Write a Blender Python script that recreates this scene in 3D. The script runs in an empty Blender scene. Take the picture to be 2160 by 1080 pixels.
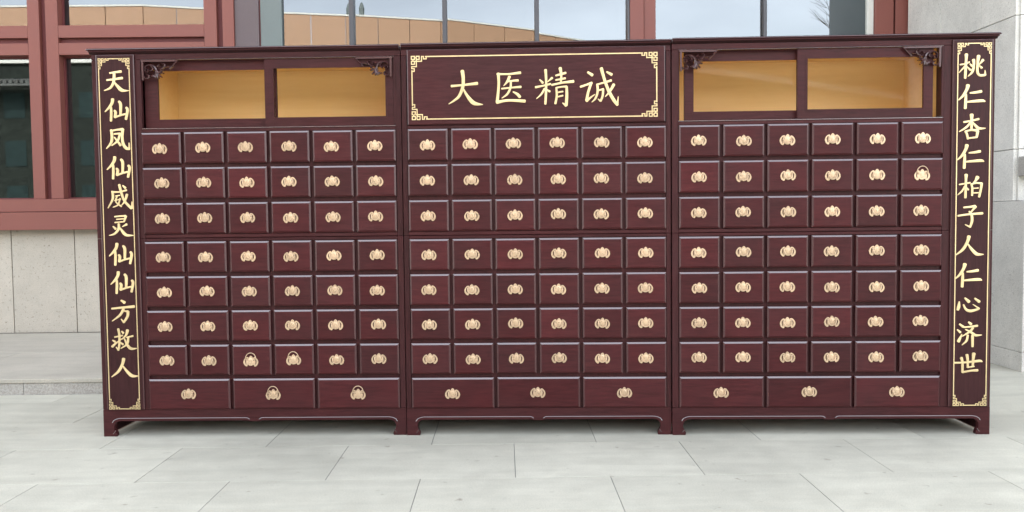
import bpy, bmesh, math, random
from mathutils import Vector, Matrix
random.seed(7)
S = bpy.context.scene
COL = S.collection

# ---------------------------------------------------------------- camera, sky, sun, exposure
cam_d = bpy.data.cameras.new('camera')
cam = bpy.data.objects.new('camera', cam_d)
COL.objects.link(cam)
cam_d.sensor_width = 36.0
cam_d.lens = 1750.30 / 2160 * 36.0
cam_d.clip_start = 0.05
cam_d.clip_end = 2000
cam.matrix_world = (Matrix.Translation((-0.1820, -4.5716, 1.2099))
                    @ Matrix.Rotation(-0.0093, 4, 'Z')
                    @ Matrix.Rotation(math.pi / 2 - 0.0460, 4, 'X')
                    @ Matrix.Rotation(-0.0108, 4, 'Z'))
S.camera = cam

SUN_EL, SUN_AZ = math.radians(33), math.radians(352)   # azimuth measured clockwise from +y
world = bpy.data.worlds.new('World')
S.world = world
world.use_nodes = True
wn = world.node_tree.nodes
wl = world.node_tree.links
wn.clear()
w_out = wn.new('ShaderNodeOutputWorld')
w_bg = wn.new('ShaderNodeBackground')
w_sky = wn.new('ShaderNodeTexSky')
w_sky.sky_type = 'NISHITA'
w_sky.sun_disc = False
w_sky.sun_elevation = SUN_EL
w_sky.sun_rotation = SUN_AZ
w_sky.air_density = 1.0
w_sky.dust_density = 3.0
w_hsv = wn.new('ShaderNodeHueSaturation')      # thin high cloud takes most of the blue out
w_hsv.inputs['Saturation'].default_value = 0.34
w_co = wn.new('ShaderNodeTexCoord')
w_map = wn.new('ShaderNodeMapping')
w_map.inputs['Scale'].default_value = (1.2, 1.2, 3.5)
w_noise = wn.new('ShaderNodeTexNoise')
w_noise.inputs['Scale'].default_value = 2.2
w_noise.inputs['Detail'].default_value = 6
w_ramp = wn.new('ShaderNodeValToRGB')
w_ramp.color_ramp.elements[0].position = 0.38
w_ramp.color_ramp.elements[1].position = 0.66
w_ramp.color_ramp.elements[0].color = (1, 1, 1, 1)
w_ramp.color_ramp.elements[1].color = (1.35, 1.33, 1.3, 1)
w_mul = wn.new('ShaderNodeMix')
w_mul.data_type = 'RGBA'
w_mul.blend_type = 'MULTIPLY'
w_mul.inputs['Factor'].default_value = 1.0
wl.new(w_co.outputs['Generated'], w_map.inputs['Vector'])
wl.new(w_map.outputs[0], w_noise.inputs['Vector'])
wl.new(w_noise.outputs['Fac'], w_ramp.inputs['Fac'])
wl.new(w_sky.outputs[0], w_hsv.inputs['Color'])
wl.new(w_hsv.outputs[0], w_mul.inputs['A'])
wl.new(w_ramp.outputs[0], w_mul.inputs['B'])
wl.new(w_mul.outputs['Result'], w_bg.inputs['Color'])
w_bg.inputs['Strength'].default_value = 0.15
wl.new(w_bg.outputs[0], w_out.inputs['Surface'])

sun_d = bpy.data.lights.new('sun', 'SUN')
sun_d.energy = 2.0
sun_d.angle = math.radians(0.53)
sun_d.color = (1.0, 0.95, 0.88)
sun = bpy.data.objects.new('sun', sun_d)
COL.objects.link(sun)
sd = Vector((math.sin(SUN_AZ) * math.cos(SUN_EL), math.cos(SUN_AZ) * math.cos(SUN_EL), math.sin(SUN_EL)))
sun.rotation_euler = sd.to_track_quat('Z', 'Y').to_euler()
sun.location = sd * 30

S.view_settings.view_transform = 'Standard'
S.view_settings.look = 'None'
S.view_settings.gamma = 1
S.view_settings.use_curve_mapping = False
S.view_settings.exposure = 2.68
S.cycles.max_bounces = 10
S.cycles.transparent_max_bounces = 16
S.cycles.caustics_reflective = False
S.cycles.caustics_refractive = False

# ---------------------------------------------------------------- helpers
def new_obj(name, data=None, parent=None, loc=(0, 0, 0), **props):
    o = bpy.data.objects.new(name, data)
    COL.objects.link(o)
    o.location = loc
    if parent is not None:
        o.parent = parent
    for k, v in props.items():
        o[k] = v
    return o

def mesh_from(bm, name, mat, smooth=False):
    bmesh.ops.recalc_face_normals(bm, faces=bm.faces)
    me = bpy.data.meshes.new(name)
    bm.to_mesh(me)
    bm.free()
    for m in (mat if isinstance(mat, (list, tuple)) else [mat]):
        me.materials.append(m)
    if smooth:
        for p in me.polygons:
            p.use_smooth = True
    return me

def part(name, bm, mat, parent, loc=(0, 0, 0), smooth=False, **props):
    return new_obj(name, mesh_from(bm, name, mat, smooth), parent, loc, **props)

def box(bm, x0, x1, y0, y1, z0, z1, mi=0):
    vs = [bm.verts.new(p) for p in ((x0, y0, z0), (x1, y0, z0), (x1, y1, z0), (x0, y1, z0),
                                    (x0, y0, z1), (x1, y0, z1), (x1, y1, z1), (x0, y1, z1))]
    fs = []
    for f in ((3, 2, 1, 0), (4, 5, 6, 7), (0, 1, 5, 4), (1, 2, 6, 5), (2, 3, 7, 6), (3, 0, 4, 7)):
        fc = bm.faces.new([vs[i] for i in f])
        fc.material_index = mi
        fs.append(fc)
    return fs

def bevel_all(bm, w, seg=1):
    bmesh.ops.bevel(bm, geom=list(bm.edges), offset=w, segments=seg, profile=0.6, affect='EDGES', clamp_overlap=True)

def boxm(x0, x1, y0, y1, z0, z1, bev=0.0, seg=1):
    bm = bmesh.new()
    box(bm, x0, x1, y0, y1, z0, z1)
    if bev:
        bevel_all(bm, bev, seg)
    return bm

def front_bevel(x0, x1, y0, y1, z0, z1, w, wy=None):
    """box whose front (low y) face is a raised field with sloping edges w wide; the slopes take the glossier materials"""
    wy = wy or w * 0.6
    bm = bmesh.new()
    F = [bm.verts.new(p) for p in ((x0 + w, y0, z0 + w), (x1 - w, y0, z0 + w), (x1 - w, y0, z1 - w), (x0 + w, y0, z1 - w))]
    M = [bm.verts.new(p) for p in ((x0, y0 + wy, z0), (x1, y0 + wy, z0), (x1, y0 + wy, z1), (x0, y0 + wy, z1))]
    B = [bm.verts.new(p) for p in ((x0, y1, z0), (x1, y1, z0), (x1, y1, z1), (x0, y1, z1))]
    bm.faces.new(F)
    bm.faces.new(B[::-1])
    for i in range(4):
        k = (i + 1) % 4
        f = bm.faces.new((M[i], M[k], F[k], F[i]))
        f.material_index = (0, 2, 1, 2)[i]  # top slope glossiest, sides less, bottom plain: highlights set per slope
        bm.faces.new((B[i], B[k], M[k], M[i]))
    return bm

def prism(bm, pts, y0, y1, axis='y'):
    """extrude a polygon given in (a, z) along y (or along x when axis is 'x')"""
    f = (lambda a, z, d: (a, d, z)) if axis == 'y' else (lambda a, z, d: (d, a, z))
    A = [bm.verts.new(f(a, z, y0)) for a, z in pts]
    B = [bm.verts.new(f(a, z, y1)) for a, z in pts]
    bm.faces.new(A)
    bm.faces.new(B[::-1])
    n = len(pts)
    for i in range(n):
        bm.faces.new((A[i], B[i], B[(i + 1) % n], A[(i + 1) % n]))

def tube(bm, pts, r, sides=6, closed=False):
    pts = [Vector(p) for p in pts]
    rr = r if isinstance(r, (list, tuple)) else [r] * len(pts)
    rings = []
    up = None
    for i, p in enumerate(pts):
        t = (pts[min(i + 1, len(pts) - 1)] - pts[max(i - 1, 0)]).normalized()
        if up is None:
            up = Vector((0, 1, 0)) if abs(t.y) < 0.9 else Vector((1, 0, 0))
        u = (up - t * up.dot(t)).normalized()
        up = u
        v = t.cross(u)
        rings.append([bm.verts.new(p + (u * math.cos(2 * math.pi * k / sides) + v * math.sin(2 * math.pi * k / sides)) * rr[i]) for k in range(sides)])
    for a, b in zip(rings, rings[1:]):
        for k in range(sides):
            bm.faces.new((a[k], a[(k + 1) % sides], b[(k + 1) % sides], b[k]))
    bm.faces.new(rings[0][::-1])
    bm.faces.new(rings[-1])

def catmull(pts, n=5):
    out = []
    m = len(pts)
    for i in range(m - 1):
        p0, p1, p2, p3 = pts[max(i - 1, 0)], pts[i], pts[i + 1], pts[min(i + 2, m - 1)]
        for k in range(n):
            t = k / n
            out.append(tuple(0.5 * ((2 * b) + (c - a) * t + (2 * a - 5 * b + 4 * c - d) * t * t + (3 * b - a - 3 * c + d) * t ** 3)
                             for a, b, c, d in zip(p0, p1, p2, p3)))
    out.append(tuple(pts[-1]))
    return out

def stroke(bm, pts, y_front, y_back, ridge=0.0, n=5):
    """one brush stroke: (x, z, half width) points swept into a solid ribbon with round ends"""
    s = catmull(pts, n)
    P = [Vector((a, b)) for a, b, w in s]
    Wd = [max(w, 1e-4) for a, b, w in s]
    T = [(P[min(i + 1, len(P) - 1)] - P[max(i - 1, 0)]).normalized() for i in range(len(P))]
    secs = []
    w = Wd[0]
    for q, f in ((-0.75, 0.45), (-0.5, 0.78)):
        secs.append((P[0] + T[0] * w * q * 0.8, T[0], w * f))
    for p, t, w in zip(P, T, Wd):
        secs.append((p, t, w))
    w = Wd[-1]
    for q, f in ((0.5, 0.78), (0.75, 0.45)):
        secs.append((P[-1] + T[-1] * w * q * 0.8, T[-1], w * f))
    rows = []
    for p, t, w in secs:
        nn = Vector((-t.y, t.x))
        l, r = p + nn * w, p - nn * w
        rows.append([bm.verts.new((l.x, y_back, l.y)), bm.verts.new((l.x, y_front, l.y)), bm.verts.new((p.x, y_front - ridge, p.y)),
                     bm.verts.new((r.x, y_front, r.y)), bm.verts.new((r.x, y_back, r.y))])
    for a, b in zip(rows, rows[1:]):
        for k in range(4):
            bm.faces.new((a[k], a[k + 1], b[k + 1], b[k]))
    bm.faces.new(rows[0])
    bm.faces.new(rows[-1][::-1])

def parse(txt):
    return [[tuple(float(v) * 1e-4 for v in q.split(',')) for q in s.split()] for s in txt.split(';')]

# ---------------------------------------------------------------- materials
class Mat:
    def __init__(self, name):
        self.m = bpy.data.materials.new(name)
        self.m.use_nodes = True
        self.n = self.m.node_tree.nodes
        self.l = self.m.node_tree.links
        self.b = self.n['Principled BSDF']
        self.out = self.n['Material Output']
    def set(self, **k):
        for a, v in k.items():
            self.b.inputs[a.replace('_', ' ')].default_value = v
        return self
    def coord(self, kind='Object', scale=(1, 1, 1), rand=True, world=False):
        mp = self.n.new('ShaderNodeMapping')
        mp.inputs['Scale'].default_value = scale
        if world:
            g = self.n.new('ShaderNodeNewGeometry')
            self.l.new(g.outputs['Position'], mp.inputs['Vector'])
        else:
            c = self.n.new('ShaderNodeTexCoord')
            src = c.outputs[kind]
            if rand:
                oi = self.n.new('ShaderNodeObjectInfo')
                mul = self.n.new('ShaderNodeMath'); mul.operation = 'MULTIPLY'; mul.inputs[1].default_value = 37.0
                self.l.new(oi.outputs['Random'], mul.inputs[0])
                add = self.n.new('ShaderNodeVectorMath'); add.operation = 'ADD'
                self.l.new(src, add.inputs[0])
                self.l.new(mul.outputs[0], add.inputs[1])
                src = add.outputs[0]
            self.l.new(src, mp.inputs['Vector'])
        return mp.outputs[0]
    def noise(self, vec, scale, detail=4, rough=0.55, dist=0.0):
        t = self.n.new('ShaderNodeTexNoise')
        t.inputs['Scale'].default_value = scale
        t.inputs['Detail'].default_value = detail
        t.inputs['Roughness'].default_value = rough
        t.inputs['Distortion'].default_value = dist
        self.l.new(vec, t.inputs['Vector'])
        return t.outputs['Fac']
    def voronoi(self, vec, scale, out='Distance'):
        t = self.n.new('ShaderNodeTexVoronoi')
        t.inputs['Scale'].default_value = scale
        self.l.new(vec, t.inputs['Vector'])
        return t.outputs[out]
    def ramp(self, fac, stops):
        r = self.n.new('ShaderNodeValToRGB')
        cr = r.color_ramp
        while len(cr.elements) < len(stops):
            cr.elements.new(0.5)
        for e, (p, c) in zip(cr.elements, stops):
            e.position = p
            e.color = (*c, 1) if len(c) == 3 else c
        self.l.new(fac, r.inputs['Fac'])
        return r.outputs['Color']
    def val(self, fac, a, b, lo=0.0, hi=1.0):
        r = self.n.new('ShaderNodeMapRange')
        r.inputs['From Min'].default_value = lo
        r.inputs['From Max'].default_value = hi
        r.inputs['To Min'].default_value = a
        r.inputs['To Max'].default_value = b
        self.l.new(fac, r.inputs['Value'])
        return r.outputs[0]
    def mix(self, a, b, fac, blend='MIX'):
        m = self.n.new('ShaderNodeMix')
        m.data_type = 'RGBA'
        m.blend_type = blend
        for s, v in (('A', a), ('B', b), ('Factor', fac)):
            if isinstance(v, (int, float)):
                m.inputs[s].default_value = v
            elif isinstance(v, tuple):
                m.inputs[s].default_value = (*v, 1)
            else:
                self.l.new(v, m.inputs[s])
        return m.outputs['Result']
    def rand_val(self, a, b):
        oi = self.n.new('ShaderNodeObjectInfo')
        return self.val(oi.outputs['Random'], a, b)
    def scale_col(self, col, fac):
        v = self.n.new('ShaderNodeVectorMath'); v.operation = 'SCALE'
        self.l.new(col, v.inputs[0])
        self.l.new(fac, v.inputs['Scale'])
        return v.outputs[0]
    def base(self, c):
        self.l.new(c, self.b.inputs['Base Color'])
        return self
    def rough(self, f):
        self.l.new(f, self.b.inputs['Roughness'])
        return self
    def bump(self, h, dist, strength=1.0):
        b = self.n.new('ShaderNodeBump')
        b.inputs['Distance'].default_value = dist
        b.inputs['Strength'].default_value = strength
        self.l.new(h, b.inputs['Height'])
        self.l.new(b.outputs[0], self.b.inputs['Normal'])
        return self

def wood(name, axis, dark=1.0, red=0.5):
    m = Mat(name)
    sc = (1.0, 9.0, 9.0) if axis == 'x' else (9.0, 9.0, 1.0)
    v = m.coord(scale=sc)
    fine = m.noise(v, 9.0, 6, 0.62, 0.25)
    fib = m.noise(m.coord(scale=tuple(s * (1 if s == 1 else 5) for s in sc)), 12.0, 3, 0.6)
    big = m.noise(m.coord(scale=(1.6, 1.6, 1.6)), 1.7, 3, 0.5)
    d = dark * 0.93
    c1 = m.ramp(fine, [(0.30, (0.034 * d, 0.0125 * d, 0.0125 * d)), (0.52, (0.049 * d, 0.0170 * d, 0.0180 * d)), (0.75, (0.060 * d, 0.0215 * d, 0.0205 * d))])
    c2 = m.ramp(fine, [(0.28, (0.052 * d, 0.0105 * d, 0.0115 * d)), (0.55, (0.074 * d, 0.0140 * d, 0.0158 * d)), (0.78, (0.090 * d, 0.019 * d, 0.018 * d))])
    mx = m.val(big, red * 0.3, red, 0.34, 0.70)
    c = m.mix(c1, c2, mx)
    c = m.scale_col(c, m.val(fib, 0.85, 1.12, 0.3, 0.7))
    c = m.scale_col(c, m.rand_val(0.84, 1.16))
    m.base(c)
    m.rough(m.val(fine, 0.30, 0.46, 0.3, 0.7))
    m.bump(fib, 0.0005, 0.2)
    m.set(Specular_IOR_Level=0.14)
    return m.m

def highlight_wood(name, ior):
    # same wood, gloss raised to put bright highlights on edges and carving
    m = Mat(name)
    n = m.noise(m.coord(scale=(2, 9, 9)), 9.0, 5, 0.6)
    m.base(m.ramp(n, [(0.3, (0.055, 0.020, 0.021)), (0.7, (0.075, 0.026, 0.026))]))
    m.set(Roughness=0.27)
    m.set(IOR=ior, Specular_IOR_Level=0.5)
    return m.m
W_EDGE = highlight_wood('rosewood_highlight_edge', 2.6)
W_CARVE = highlight_wood('rosewood_highlight_carving', 2.1)
W_SIDE = highlight_wood('rosewood_faint_highlight', 1.5)
W_H = wood('rosewood_horizontal', 'x')
W_V = wood('rosewood_vertical', 'z', 0.95, 0.35)
W_DRAWER = wood('rosewood_drawer', 'x', 1.05, 0.95)
W_BOARD = wood('rosewood_board', 'z', 0.92, 0.10)
W_PLAQUE = wood('rosewood_plaque', 'x', 1.15, 0.45)
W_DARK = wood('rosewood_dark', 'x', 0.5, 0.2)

def metal(name, col, r, metallic, var=0.06):
    m = Mat(name)
    n = m.noise(m.coord(), 60, 4, 0.6)
    n2 = m.noise(m.coord(), 9, 3, 0.6)
    m.base(m.scale_col(m.ramp(n2, [(0.3, tuple(c * (1 - var * 2) for c in col)), (0.7, tuple(min(1, c * (1 + var)) for c in col))]), m.rand_val(0.9, 1.08)))
    m.rough(m.val(n, r - 0.06, r + 0.1, 0.3, 0.7))
    m.set(Metallic=metallic)
    m.bump(n, 0.0004, 0.3)
    return m.m

BRASS = metal('pale_brass', (0.62, 0.445, 0.29), 0.30, 0.55)
GOLD = metal('gold_leaf', (0.79, 0.61, 0.325), 0.36, 0.50, 0.09)

def lining():
    m = Mat('golden_lining')
    n = m.noise(m.coord(scale=(1, 8, 14)), 3.0, 5, 0.6)
    m.base(m.ramp(n, [(0.3, (0.775, 0.505, 0.195)), (0.7, (0.815, 0.55, 0.225))]))
    m.set(Roughness=0.5)
    return m.m
LINING = lining()

def granite(name, c0, c1, c2, spk=260.0, rnd=0.05, bigsc=1.3, bumpd=0.0006, dark_spots=None, rough=0.75, streak=0.0, spot=(0.68, 0.77, 0.55)):
    m = Mat(name)
    v = m.coord(world=True)
    g = m.noise(v, spk, 3, 0.7)
    big = m.noise(v, bigsc, 5, 0.62, 0.4)
    mid = m.noise(v, 9.0, 4, 0.6)
    c = m.ramp(g, [(0.28, c0), (0.5, c1), (0.72, c2)])
    c = m.scale_col(c, m.val(big, 0.88, 1.10, 0.3, 0.7))
    c = m.scale_col(c, m.val(mid, 0.94, 1.05, 0.3, 0.7))
    if streak:
        st = m.noise(m.coord(world=True, scale=(0.8, 6.0, 3.0)), 1.6, 5, 0.6, 0.6)
        c = m.scale_col(c, m.val(st, 1 - streak, 1 + streak * 0.5, 0.32, 0.62))
    if dark_spots:
        sp = m.noise(v, dark_spots, 2, 0.5)
        sp2 = m.noise(v, 3.0, 2, 0.5)
        f = m.val(sp, 0.0, spot[2], spot[0], spot[1])
        mm = m.n.new('ShaderNodeMath'); mm.operation = 'MULTIPLY'
        m.l.new(f, mm.inputs[0]); m.l.new(m.val(sp2, 0.2, 1.0, 0.35, 0.6), mm.inputs[1])
        c = m.mix(c, (0.10, 0.075, 0.055), mm.outputs[0])
    c = m.scale_col(c, m.rand_val(1 - rnd, 1 + rnd))
    m.base(c)
    m.rough(m.val(mid, rough - 0.12, rough + 0.08, 0.3, 0.7))
    m.bump(g, bumpd, 0.5)
    return m.m

PAVE = granite('pale_paving_granite', (0.355, 0.344, 0.284), (0.455, 0.443, 0.368), (0.53, 0.513, 0.43), 170, 0.075, 1.1, streak=0.08, dark_spots=14)
PLAT = granite('platform_granite', (0.325, 0.302, 0.25), (0.412, 0.385, 0.322), (0.48, 0.45, 0.38), 170, 0.04, 1.1, streak=0.07)
JOINT = granite('joint_grit', (0.12, 0.12, 0.11), (0.17, 0.17, 0.16), (0.22, 0.22, 0.2), 120, 0.0)
CLAD = granite('warm_cladding_granite', (0.335, 0.302, 0.25), (0.438, 0.40, 0.335), (0.51, 0.47, 0.40), 150, 0.03, 1.0, dark_spots=42, spot=(0.61, 0.70, 0.6), bumpd=0.001)
RISER = granite('flamed_riser_granite', (0.25, 0.235, 0.21), (0.38, 0.36, 0.325), (0.50, 0.475, 0.43), 95, 0.06, 2.0, 0.002)
PIER = granite('grey_pier_granite', (0.49, 0.475, 0.43), (0.63, 0.615, 0.565), (0.73, 0.71, 0.655), 130, 0.035, 1.4, dark_spots=60, spot=(0.63, 0.72, 0.45))

def paint(name, col, r=0.45, var=0.05, spec=0.5):
    m = Mat(name)
    n = m.noise(m.coord(world=True), 2.5, 5, 0.6)
    n2 = m.noise(m.coord(world=True), 140, 2, 0.5)
    m.base(m.scale_col(m.ramp(n, [(0.3, tuple(c * (1 - var) for c in col)), (0.7, tuple(c * (1 + var) for c in col))]), m.val(n2, 0.96, 1.04, 0.3, 0.7)))
    m.rough(m.val(n, r - 0.06, r + 0.08, 0.3, 0.7))
    m.bump(n2, 0.0003, 0.3)
    m.set(Specular_IOR_Level=spec)
    return m.m

RED = paint('dusty_red_steel', (0.195, 0.060, 0.045), 0.55)
RED_DEEP = paint('deep_red_groove', (0.115, 0.022, 0.022), 0.6)
MAUVE = paint('mauve_metal_panel', (0.115, 0.088, 0.092), 0.4, 0.05, 0.3)
MULLION = paint('dark_mullion', (0.055, 0.055, 0.062), 0.35)
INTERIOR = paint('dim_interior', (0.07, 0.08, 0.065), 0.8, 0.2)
SLATE = paint('slate_grey_paint', (0.13, 0.155, 0.150), 0.5, 0.08)
SLATE_DARK = paint('dark_side_light', (0.052, 0.066, 0.070), 0.35, 0.1)
TEAL = paint('teal_partition', (0.05, 0.16, 0.17), 0.4)
PALE_WOOD = paint('bare_timber_edge', (0.36, 0.25, 0.20), 0.7)
BLACK = paint('black_trim', (0.012, 0.012, 0.013), 0.5)
TAN = paint('tan_parapet', (0.375, 0.225, 0.135), 0.6, 0.04)
TAN_LIGHT = paint('pale_cornice', (0.62, 0.62, 0.57), 0.6)
DARK_WALL = paint('dark_glazed_wall', (0.020, 0.025, 0.021), 0.7, 0.35, 0.08)
DIM_GLAZING = paint('dim_teal_glazing', (0.017, 0.031, 0.030), 0.6, 0.3, 0.1)
ROOF_TILE = paint('grey_roof_tile', (0.09, 0.095, 0.09), 0.7, 0.2)
BARK = paint('bark', (0.07, 0.055, 0.045), 0.8, 0.2)

def glass(name, refl, tint, rough=0.0, refl_col=(0.91, 0.95, 1.0)):
    m = Mat(name)
    m.n.remove(m.b)
    t = m.n.new('ShaderNodeBsdfTransparent'); t.inputs['Color'].default_value = (*tint, 1)
    g = m.n.new('ShaderNodeBsdfGlossy'); g.inputs['Roughness'].default_value = rough; g.inputs['Color'].default_value = (*refl_col, 1)
    # Schlick's curve: the same from either face of the pane
    lw = m.n.new('ShaderNodeLayerWeight'); lw.inputs['Blend'].default_value = 0.5
    pw = m.n.new('ShaderNodeMath'); pw.operation = 'POWER'; pw.inputs[1].default_value = 5.0
    m.l.new(lw.outputs['Facing'], pw.inputs[0])
    f = m.val(pw.outputs[0], refl, 1.0, 0.0, 1.0)
    mx = m.n.new('ShaderNodeMixShader')
    m.l.new(f, mx.inputs[0]); m.l.new(t.outputs[0], mx.inputs[1]); m.l.new(g.outputs[0], mx.inputs[2])
    m.l.new(mx.outputs[0], m.out.inputs['Surface'])
    return m.m
GLASS = glass('coated_window_glass', 0.138, (0.26, 0.31, 0.29))
THIN_GLASS = glass('clear_door_glass', 0.006, (0.99, 0.99, 0.988), 0.02)

GLYPHS = {
 'da': '-770,108,69 -128,157,54 636,233,84;-167,917,98 -123,537,89 -154,50,84 -358,-435,74 -633,-675,54 -931,-856,20;-141,-23,39 61,-392,74 352,-762,108 597,-878,84 931,-917,20',
 'yi': '-729,740,59 -131,726,49 532,793,74;-670,764,79 -652,189,69 -709,-443,74 -747,-784,84;-762,-793,84 -146,-695,64 762,-748,83;-58,594,74 -184,328,64 -383,98,20;-209,319,39 111,362,49 405,377,64;-493,-57,44 58,-7,44 549,25,64;12,315,54 -16,-15,59 -192,-353,54 -489,-568,20;129,-236,34 349,-361,69 494,-520,79',
 'jing': '-805,414,34 -635,241,69;-119,501,64 -365,300,24;-1029,4,59 -661,72,49 -219,172,54;-482,933,78 -452,409,64 -468,-320,64 -508,-904,59;-540,-76,54 -714,-365,49 -986,-614,20;-393,-151,39 -262,-236,59;78,619,49 617,756,59;316,1018,88 372,639,59 344,202,54;76,376,44 590,465,54;-146,112,54 417,225,54 1029,289,78;97,-37,54 118,-475,59 41,-888,64;122,-38,44 416,7,44 660,13,59;660,3,64 666,-483,78 628,-994,83;618,-1018,69 433,-869,24;193,-291,39 453,-247,44;191,-525,39 451,-470,44',
 'cheng': '-625,797,54 -382,638,83;-1021,17,59 -752,101,54 -409,221,63;-448,193,68 -608,-280,68 -699,-716,78;-699,-755,73 -487,-574,49 -242,-407,20;-117,125,44 225,217,49 640,331,63;-117,139,59 -95,-240,63 -219,-626,54 -416,-818,20;-46,-192,39 214,-123,54;204,-137,59 172,-486,59 63,-767,59;49,-776,49 -82,-653,20;108,994,88 275,386,78 491,-200,83 781,-738,88 975,-994,68;960,-994,63 1021,-548,20;785,111,78 564,-250,63 319,-537,24;399,795,44 666,646,78',
 'tian': '-355,448,44 -43,490,53 275,526,70;-527,64,47 -114,108,53 334,168,70;-116,491,70 -116,237,76 -165,-79,70 -350,-365,59 -687,-505,23;-120,-51,35 49,-269,76 248,-474,94 423,-526,59 687,-523,18',
 'xian': '-187,592,88 -217,405,82 -363,175,71 -630,-87,29;-290,160,59 -285,-144,71 -315,-592,65;161,463,65 250,297,82 233,-223,65;-105,-36,59 -41,-133,76 -81,-392,76;-88,-407,53 225,-295,50 521,-227,50;561,120,65 630,-26,76 526,-516,65',
 'feng': '-344,511,71 -310,191,77 -367,-185,71 -637,-501,27;-375,453,53 -35,521,47 305,546,76;305,546,82 262,155,71 294,-222,77 448,-486,82 637,-546,59;637,-546,53 633,-212,24;-189,291,41 150,316,53;150,316,59 5,-74,59 -337,-345,29;-180,117,35 -25,-88,53 158,-337,71',
 'wei': '-435,264,59 -16,260,41 389,357,53;-400,264,65 -398,-130,65 -675,-624,27;-9,653,71 87,244,65 263,-254,65 628,-653,71;663,-653,53 675,-294,27;407,109,71 293,-226,53 99,-472,24;187,607,35 330,474,65;-236,37,30 7,70,32;-141,42,38 -226,-278,38 76,-545,44;16,-106,41 -113,-455,41 -392,-583,24;-297,-210,27 59,-141,32',
 'ling': '-347,507,41 -56,533,41 269,544,59;283,529,65 170,223,44;-246,359,33 175,384,33;-340,185,38 170,223,35;-454,-34,35 -316,-167,71;313,75,65 63,-54,21;-130,109,59 -154,-184,71 -385,-445,53 -678,-530,21;-63,-111,35 92,-347,77 294,-525,71 678,-544,21',
 'fang': '-86,614,48 103,494,83;-630,161,48 -25,215,59 630,268,77;32,140,71 -172,-198,65 -624,-535,24;58,22,30 265,-1,65;279,-16,77 241,-290,71 22,-614,59;22,-614,54 -115,-435,24',
 'jiu': '-536,144,42 -92,230,45;-325,593,65 -270,261,60 -288,-273,60 -352,-593,54;-352,-593,48 -471,-420,24;-129,467,36 -43,363,65;-655,-33,36 -521,-123,60;-688,-389,71 -464,-197,48 -128,52,24;-210,-170,36 -79,-275,60;200,524,83 117,258,59 -123,22,24;127,124,30 493,195,54;231,108,59 160,-247,60 -200,-496,24;6,66,30 187,-336,71 389,-516,71 688,-503,21',
 'ren': '-39,503,95 -114,221,77 -351,-193,72 -743,-503,27;-117,132,30 126,-197,72 401,-452,83 743,-469,24',
 'tao': '-638,89,39 -381,127,42 -153,220,42;-319,627,89 -329,335,66 -350,-139,69 -365,-627,61;-379,1,50 -688,-329,22;-282,-28,33 -100,-199,55;-99,-213,39 52,-145,22;59,334,83 76,105,66 12,-284,61 -214,-532,22;-132,122,33 -20,9,55;319,533,94 282,185,66 267,-288,66 403,-486,61 674,-476,61;688,-477,50 662,-231,22;557,320,72 345,59,22;368,17,33 494,-97,61',
 'rn2': '-211,608,100 -272,385,78 -448,80,67 -694,-163,28;-315,134,55 -320,-146,72 -341,-608,72;-94,200,39 188,224,61 492,275,72;-248,-273,44 195,-238,67 555,-221,72 694,-265,33',
 'xing': '-456,258,50 -59,322,50 328,415,61;-50,644,100 -46,392,72 -53,-141,61;-100,238,50 -332,-25,56 -690,-245,25;-3,251,33 195,24,72 363,-91,67 690,-82,22;-371,-235,56 -285,-391,61 -240,-644,50;-357,-235,50 -52,-169,50 281,-202,78;282,-216,78 231,-538,61;-213,-603,44 245,-558,47',
 'bai': '-548,92,39 16,184,45;-199,610,89 -208,272,61 -223,-610,67;-260,-10,45 -409,-263,45 -630,-464,20;-147,-96,33 -76,-196,50;402,476,100 307,294,61 156,140,22;73,127,45 132,-100,56 129,-496,53;115,112,39 365,166,45 630,134,61;630,129,64 579,-218,61 501,-579,56;202,-120,33 452,-106,33;192,-372,33 484,-358,33',
 'zi': '-344,497,45 -57,522,50 249,561,73;277,541,73 36,238,33;-54,281,45 75,68,67 93,-245,67 0,-561,56;0,-561,47 -261,-425,22;-645,53,50 -79,126,50 645,175,67',
 'xin': '-496,151,39 -521,-101,84 -569,-278,67;-270,-3,39 -140,-247,62 114,-349,73 555,-238,50;569,-223,45 240,8,20;-199,349,45 22,153,84;334,331,45 569,149,78',
 'ji': '-530,558,45 -337,414,67;-652,258,34 -487,113,62;-579,-381,84 -511,-232,67 -402,12,22;-54,661,45 82,554,73;-323,385,39 28,411,48 415,466,59;183,353,62 4,139,56 -380,-103,22;-223,269,28 89,109,62 316,-50,67 652,-38,20;-92,-47,56 -158,-349,56 -388,-577,23;161,-63,73 170,-661,62',
 'shi': '-737,9,51 -101,34,51 573,111,67 737,67,34;-372,280,79 -312,35,62 -305,-498,62;-304,-507,56 131,-428,51 502,-401,68;-78,443,79 -33,178,62 -27,-240,56;286,507,101 262,234,67 240,-184,56;-27,-240,42 316,-187,39',
}
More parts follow.
